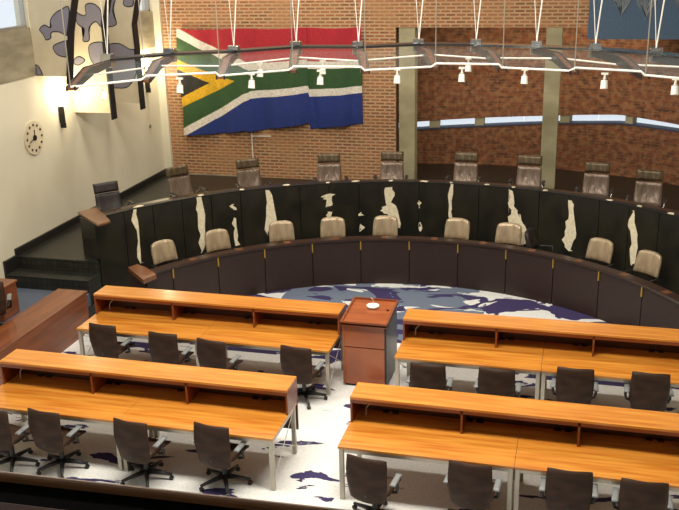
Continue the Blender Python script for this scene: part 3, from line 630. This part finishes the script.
def art_panel(Y, z0, edge, label, blobs):
    """a tall painted fin standing out from the wall between the windows; edge = [(x, z), ...] of its free edge, bottom to top"""
    t = thing('sunscreen_panel', (WX, Y, z0), 0, label, 'wall panel', 'folded painted panels in front of the windows'); o_ = Vector(t.location)
    def ex(z):
        for (x0, a), (x1, b) in zip(edge, edge[1:]):
            if z <= b or (x1, b) == edge[-1]: return x0 + (x1 - x0) * (z - a) / (b - a)
    def strip(x0f, x1f, y0, y1, za, nm, m):
        bm = B(); pr = []
        for z in [za] + [q[1] for q in edge[1:]]:
            pr.append([bm.verts.new(Vector((x, y, z)) - o_) for x, y in ((x0f(z), y0), (x1f(z), y0), (x1f(z), y1), (x0f(z), y1))])
        for i in range(len(pr) - 1):
            for k in range(4): bm.faces.new((pr[i][k], pr[i][(k + 1) % 4], pr[i + 1][(k + 1) % 4], pr[i + 1][k]))
        bm.faces.new(pr[0][::-1]); bm.faces.new(pr[-1]); return obj(nm, bm, m, t)
    strip(lambda z: WX + .002, lambda z: ex(z), Y, Y + .14, z0, 'canvas', M['art_cream'])
    tag(strip(lambda z: ex(max(z, z0)) - .0, lambda z: ex(max(z, z0)) + .03, Y - .02, Y + .19, z0 - .14, 'edge_fin', M['black']), 'black zigzag edge')
    for pts in blobs:
        dn = []
        for i in range(len(pts)):     # smooth the outline
            p0, p1, p2, p3 = [pts[(i + k) % len(pts)] for k in (-1, 0, 1, 2)]
            for s_ in (0, .2, .4, .6, .8):
                q = [.5 * ((2 * p1[m]) + (-p0[m] + p2[m]) * s_ + (2 * p0[m] - 5 * p1[m] + 4 * p2[m] - p3[m]) * s_ ** 2 + (-p0[m] + 3 * p1[m] - 3 * p2[m] + p3[m]) * s_ ** 3) for m in (0, 1)]
                z = max(q[1], z0 + .01); dn.append((max(WX + .01, min(q[0], ex(z) - .005)), z))
        for nm, off, m_ in (('spot_outline', .004, 'black'), ('painted_spot', .010, 'art_grey')):
            n = len(dn); pp = dn
            if nm == 'painted_spot':
                q = []; sg = 1 if sum(dn[i - 1][0] * dn[i][1] - dn[i][0] * dn[i - 1][1] for i in range(n)) > 0 else -1
                for i in range(n):
                    a, b = Vector(dn[i - 1]), Vector(dn[(i + 1) % n]); d = b - a
                    nn = Vector((-d.y, d.x)).normalized() if d.length > 1e-6 else Vector((0, 0)); q.append(tuple(Vector(dn[i]) + nn * .02 * sg))
                pp = q
            bm = B(); a = [bm.verts.new(Vector((x, Y - off, z)) - o_) for x, z in pp]; b = [bm.verts.new(Vector((x, Y + .001, z)) - o_) for x, z in pp]
            f1 = bm.faces.new(a); f2 = bm.faces.new(b[::-1])
            for i in range(n): bm.faces.new((a[i], b[i], b[(i + 1) % n], a[(i + 1) % n]))
            bmesh.ops.triangulate(bm, faces=[f1, f2]); obj(nm, bm, M[m_], t)
    return t
art_panel(PY[0], 4.14, EDGES[0], 'leftmost cream folded panel with grey cow spots, beside the window', BLOBS[0])
art_panel(PY[1], 3.22, EDGES[1], 'middle cream folded panel with grey cow spots, its foot lit by a wall lamp', BLOBS[1])
art_panel(PY[2], 3.20, EDGES[2], 'rightmost cream folded panel with grey cow spots, left of the brick wall', BLOBS[2])
for y, z, lb, en in ((16.62, 3.30, 'black wall lamp below the leftmost spotted panel, with its glow', 48), (20.55, 3.42, 'black wall lamp right of the rightmost spotted panel, by the brick wall', 60)):
    t = thing('wall_sconce', (WX, y, z), 0, lb, 'wall lamp')
    bm = B(); box(bm, .0, .10, -.04, .04, -.20, .14); box(bm, .0, .12, -.02, .02, -.30, -.19); obj('housing', bm, M['black'], t, bevel=.01)
    obj('bulb', box(B(), .02, .08, -.03, .03, .14, .42), M['lampglow'], t, bevel=.01)
    l = bpy.data.lights.new('sconce_light', 'POINT'); l.energy = en; l.color = (1, .86, .58); l.shadow_soft_size = .06
    lo = bpy.data.objects.new('sconce_light', l); COL.objects.link(lo); lo.location = (.16, 0, .42); lo.parent = t
tag(obj('wall_button', blob(B(), dy(20.58, 2.29, .05, 12), WX, .02), M['concrete']), 'small round grey disc low on the white wall near the brick corner', 'disc')
# ---------------------------------------------------------------- hanging canopy
ST = [(-8.013, 14.566), (-7.251, 15.462), (-6.223, 15.951), (-5.292, 16.757), (-4.106, 16.797), (-3.074, 17.325), (-2.007, 17.292), (-.904, 16.975), (.101, 16.612), (1.05, 16.0), (1.9, 15.2)]
ZB = 4.6; UD = Vector((.277, -.961, 0)); A1_, H1, A2_, H2 = 1.445, .076, 2.567, -.073
t = thing('lighting_canopy', (-2.73, 16.0, ZB), 0, 'curved hanging canopy of glass sheets, brown bent arms and white rails above the benches', 'canopy')
def st(i): b = Vector((ST[i][0], ST[i][1], ZB)); return b, b + UD * A1_ + Vector((0, 0, H1)), b + UD * A2_ + Vector((0, 0, H2))
def armsolid(bm, pts, w_, h0, h1):
    side = UD.cross(Vector((0, 0, 1))).normalized(); rings = []
    for k_, p in enumerate(pts):
        hh = h0[k_] if isinstance(h0, list) else h0
        rings.append([bm.verts.new(p + side * sx * w_ / 2 + Vector((0, 0, sz))) for sx, sz in ((-1, hh), (1, hh), (1, h1), (-1, h1))])
    for i in range(len(rings) - 1):
        for k in range(4): bm.faces.new((rings[i][k], rings[i][(k + 1) % 4], rings[i + 1][(k + 1) % 4], rings[i + 1][k]))
    bm.faces.new(rings[0][::-1]); bm.faces.new(rings[-1]); return bm
CZ = 8.8; SIDE = UD.cross(Vector((0, 0, 1))).normalized()
for i in range(len(ST)):
    b, m_, f = st(i)
    child('bent_arm', armsolid(B(), [b, m_, f], .10, [-.06, -.11, -.04], 0), M['arm_wood'], t)
    bm = B()
    for s_ in (-1, 1): armsolid(bm, [q + SIDE * s_ * .06 for q in (b, m_, f)], .024, [-.07, -.125, -.05], .014)
    child('arm_edge', bm, M['dark_metal'], t)
    bm = B(); box(bm, b.x - .10, b.x + .10, b.y - .07, b.y + .07, b.z - .10, b.z + .14); child('rod_block', bm, M['chrome'], t, bevel=.01)
    for d in ((.35, .3), (-.40, .5)):
        child('hanging_rod', tube(B(), [b + Vector((0, 0, .12)), Vector((b.x + d[0], b.y + d[1], CZ))], .012 if d[0] > 0 else .006, 8), M['white_metal'], t)
    child('hanging_rod', tube(B(), [f + Vector((0, 0, .0)), Vector((f.x, f.y, CZ))], .008, 8), M['steel'], t)
for i in range(len(ST) - 1):
    (b0, m0, f0), (b1, m1, f1) = st(i), st(i + 1); up = Vector((0, 0, 1))
    dz = .03 if i % 2 else -.02
    bm = B()
    for q in ((b0, b1, m1, m0), (m0, m1, f1, f0)):
        v = [bm.verts.new(p + up * (.035 + dz * .3)) for p in q]; bm.faces.new(v)
    bmesh.ops.remove_doubles(bm, verts=bm.verts, dist=.001)
    o = child('glass_sheet', bm, M['glass'], t); sd = o.modifiers.new('solid', 'SOLIDIFY'); sd.thickness = .012
    child('spot_rail', tube(B(), [f0 + up * (.03 + dz), f0 + (f1 - f0) * .94 + up * (.03 + dz), f1 + up * (.03 - dz)], .017, 8), M['white_metal'], t)
    child('spot_rail', tube(B(), [m0 + up * (-.10 + dz), m1 + up * (-.10 - dz)], .015, 8), M['white_metal'], t)
    d = (b1 - b0).normalized(); n = d.cross(up)
    bm = B(); v = []
    for p in (b0, b1):
        v.append([bm.verts.new(p + n * s * .16 + up * z) for s, z in ((-1, .02), (1, .02), (1, .06), (-1, .06))])
    for k in range(4): bm.faces.new((v[0][k], v[0][(k + 1) % 4], v[1][(k + 1) % 4], v[1][k]))
    bm.faces.new(v[0][::-1]); bm.faces.new(v[1]); child('back_beam', bm, M['chrome'] if i > 5 else M['dark_metal'], t)
SP = [(0, .42, 'f', 'white track spotlight hanging before the foot of the middle spotted panel'),
      (1, .45, 'f', 'white track spotlight hanging before the black triangle of the flag'),
      (2, .42, 'f', 'white track spotlight hanging before the middle of the flag'),
      (3, .38, 'f', 'white track spotlight hanging before the right third of the flag'),
      (4, .45, 'f', 'white track spotlight hanging just left of the first concrete column'),
      (5, .40, 'f', 'white track spotlight hanging midway between the two concrete columns'),
      (6, .32, 'f', 'white track spotlight hanging a little left of the second concrete column'),
      (7, .44, 'f', 'white track spotlight hanging right of the second concrete column'),
      (8, .42, 'f', 'white track spotlight at the right edge of the photo'),
      (2, .48, 'm', 'small white spotlight behind the glass above the flag middle'),
      (3, .42, 'm', 'small white spotlight behind the glass above the right third of the flag'),
      (5, .66, 'm', 'small white spotlight behind the glass between the two columns')]
s0 = None
for i, tt, w_, lb in SP:
    k = 2 if w_ == 'f' else 1
    p = st(i)[k].lerp(st(i + 1)[k], tt) + Vector((0, 0, .012 if k == 2 else -.115))
    if s0 is None:
        s0 = c = thing('track_spotlight', p, 0, lb, 'spotlight', 'white spotlights on the canopy rails')
        obj('stem', tube(B(), [(0, 0, -.02), (0, 0, -.10)], .016, 8), M['white_metal'], c)
        obj('lamp_head', tube(B(), [(0, .0, -.09), (0, .0, -.115), (.0, -.03, -.235)], [.034, .048, .056], 14), M['white_metal'], c)
        obj('swivel', box(B(), -.05, .05, -.02, .02, -.03, .0), M['white_metal'], c)
    else: c = copy_tree(s0); c.location = p; c['label'] = lb
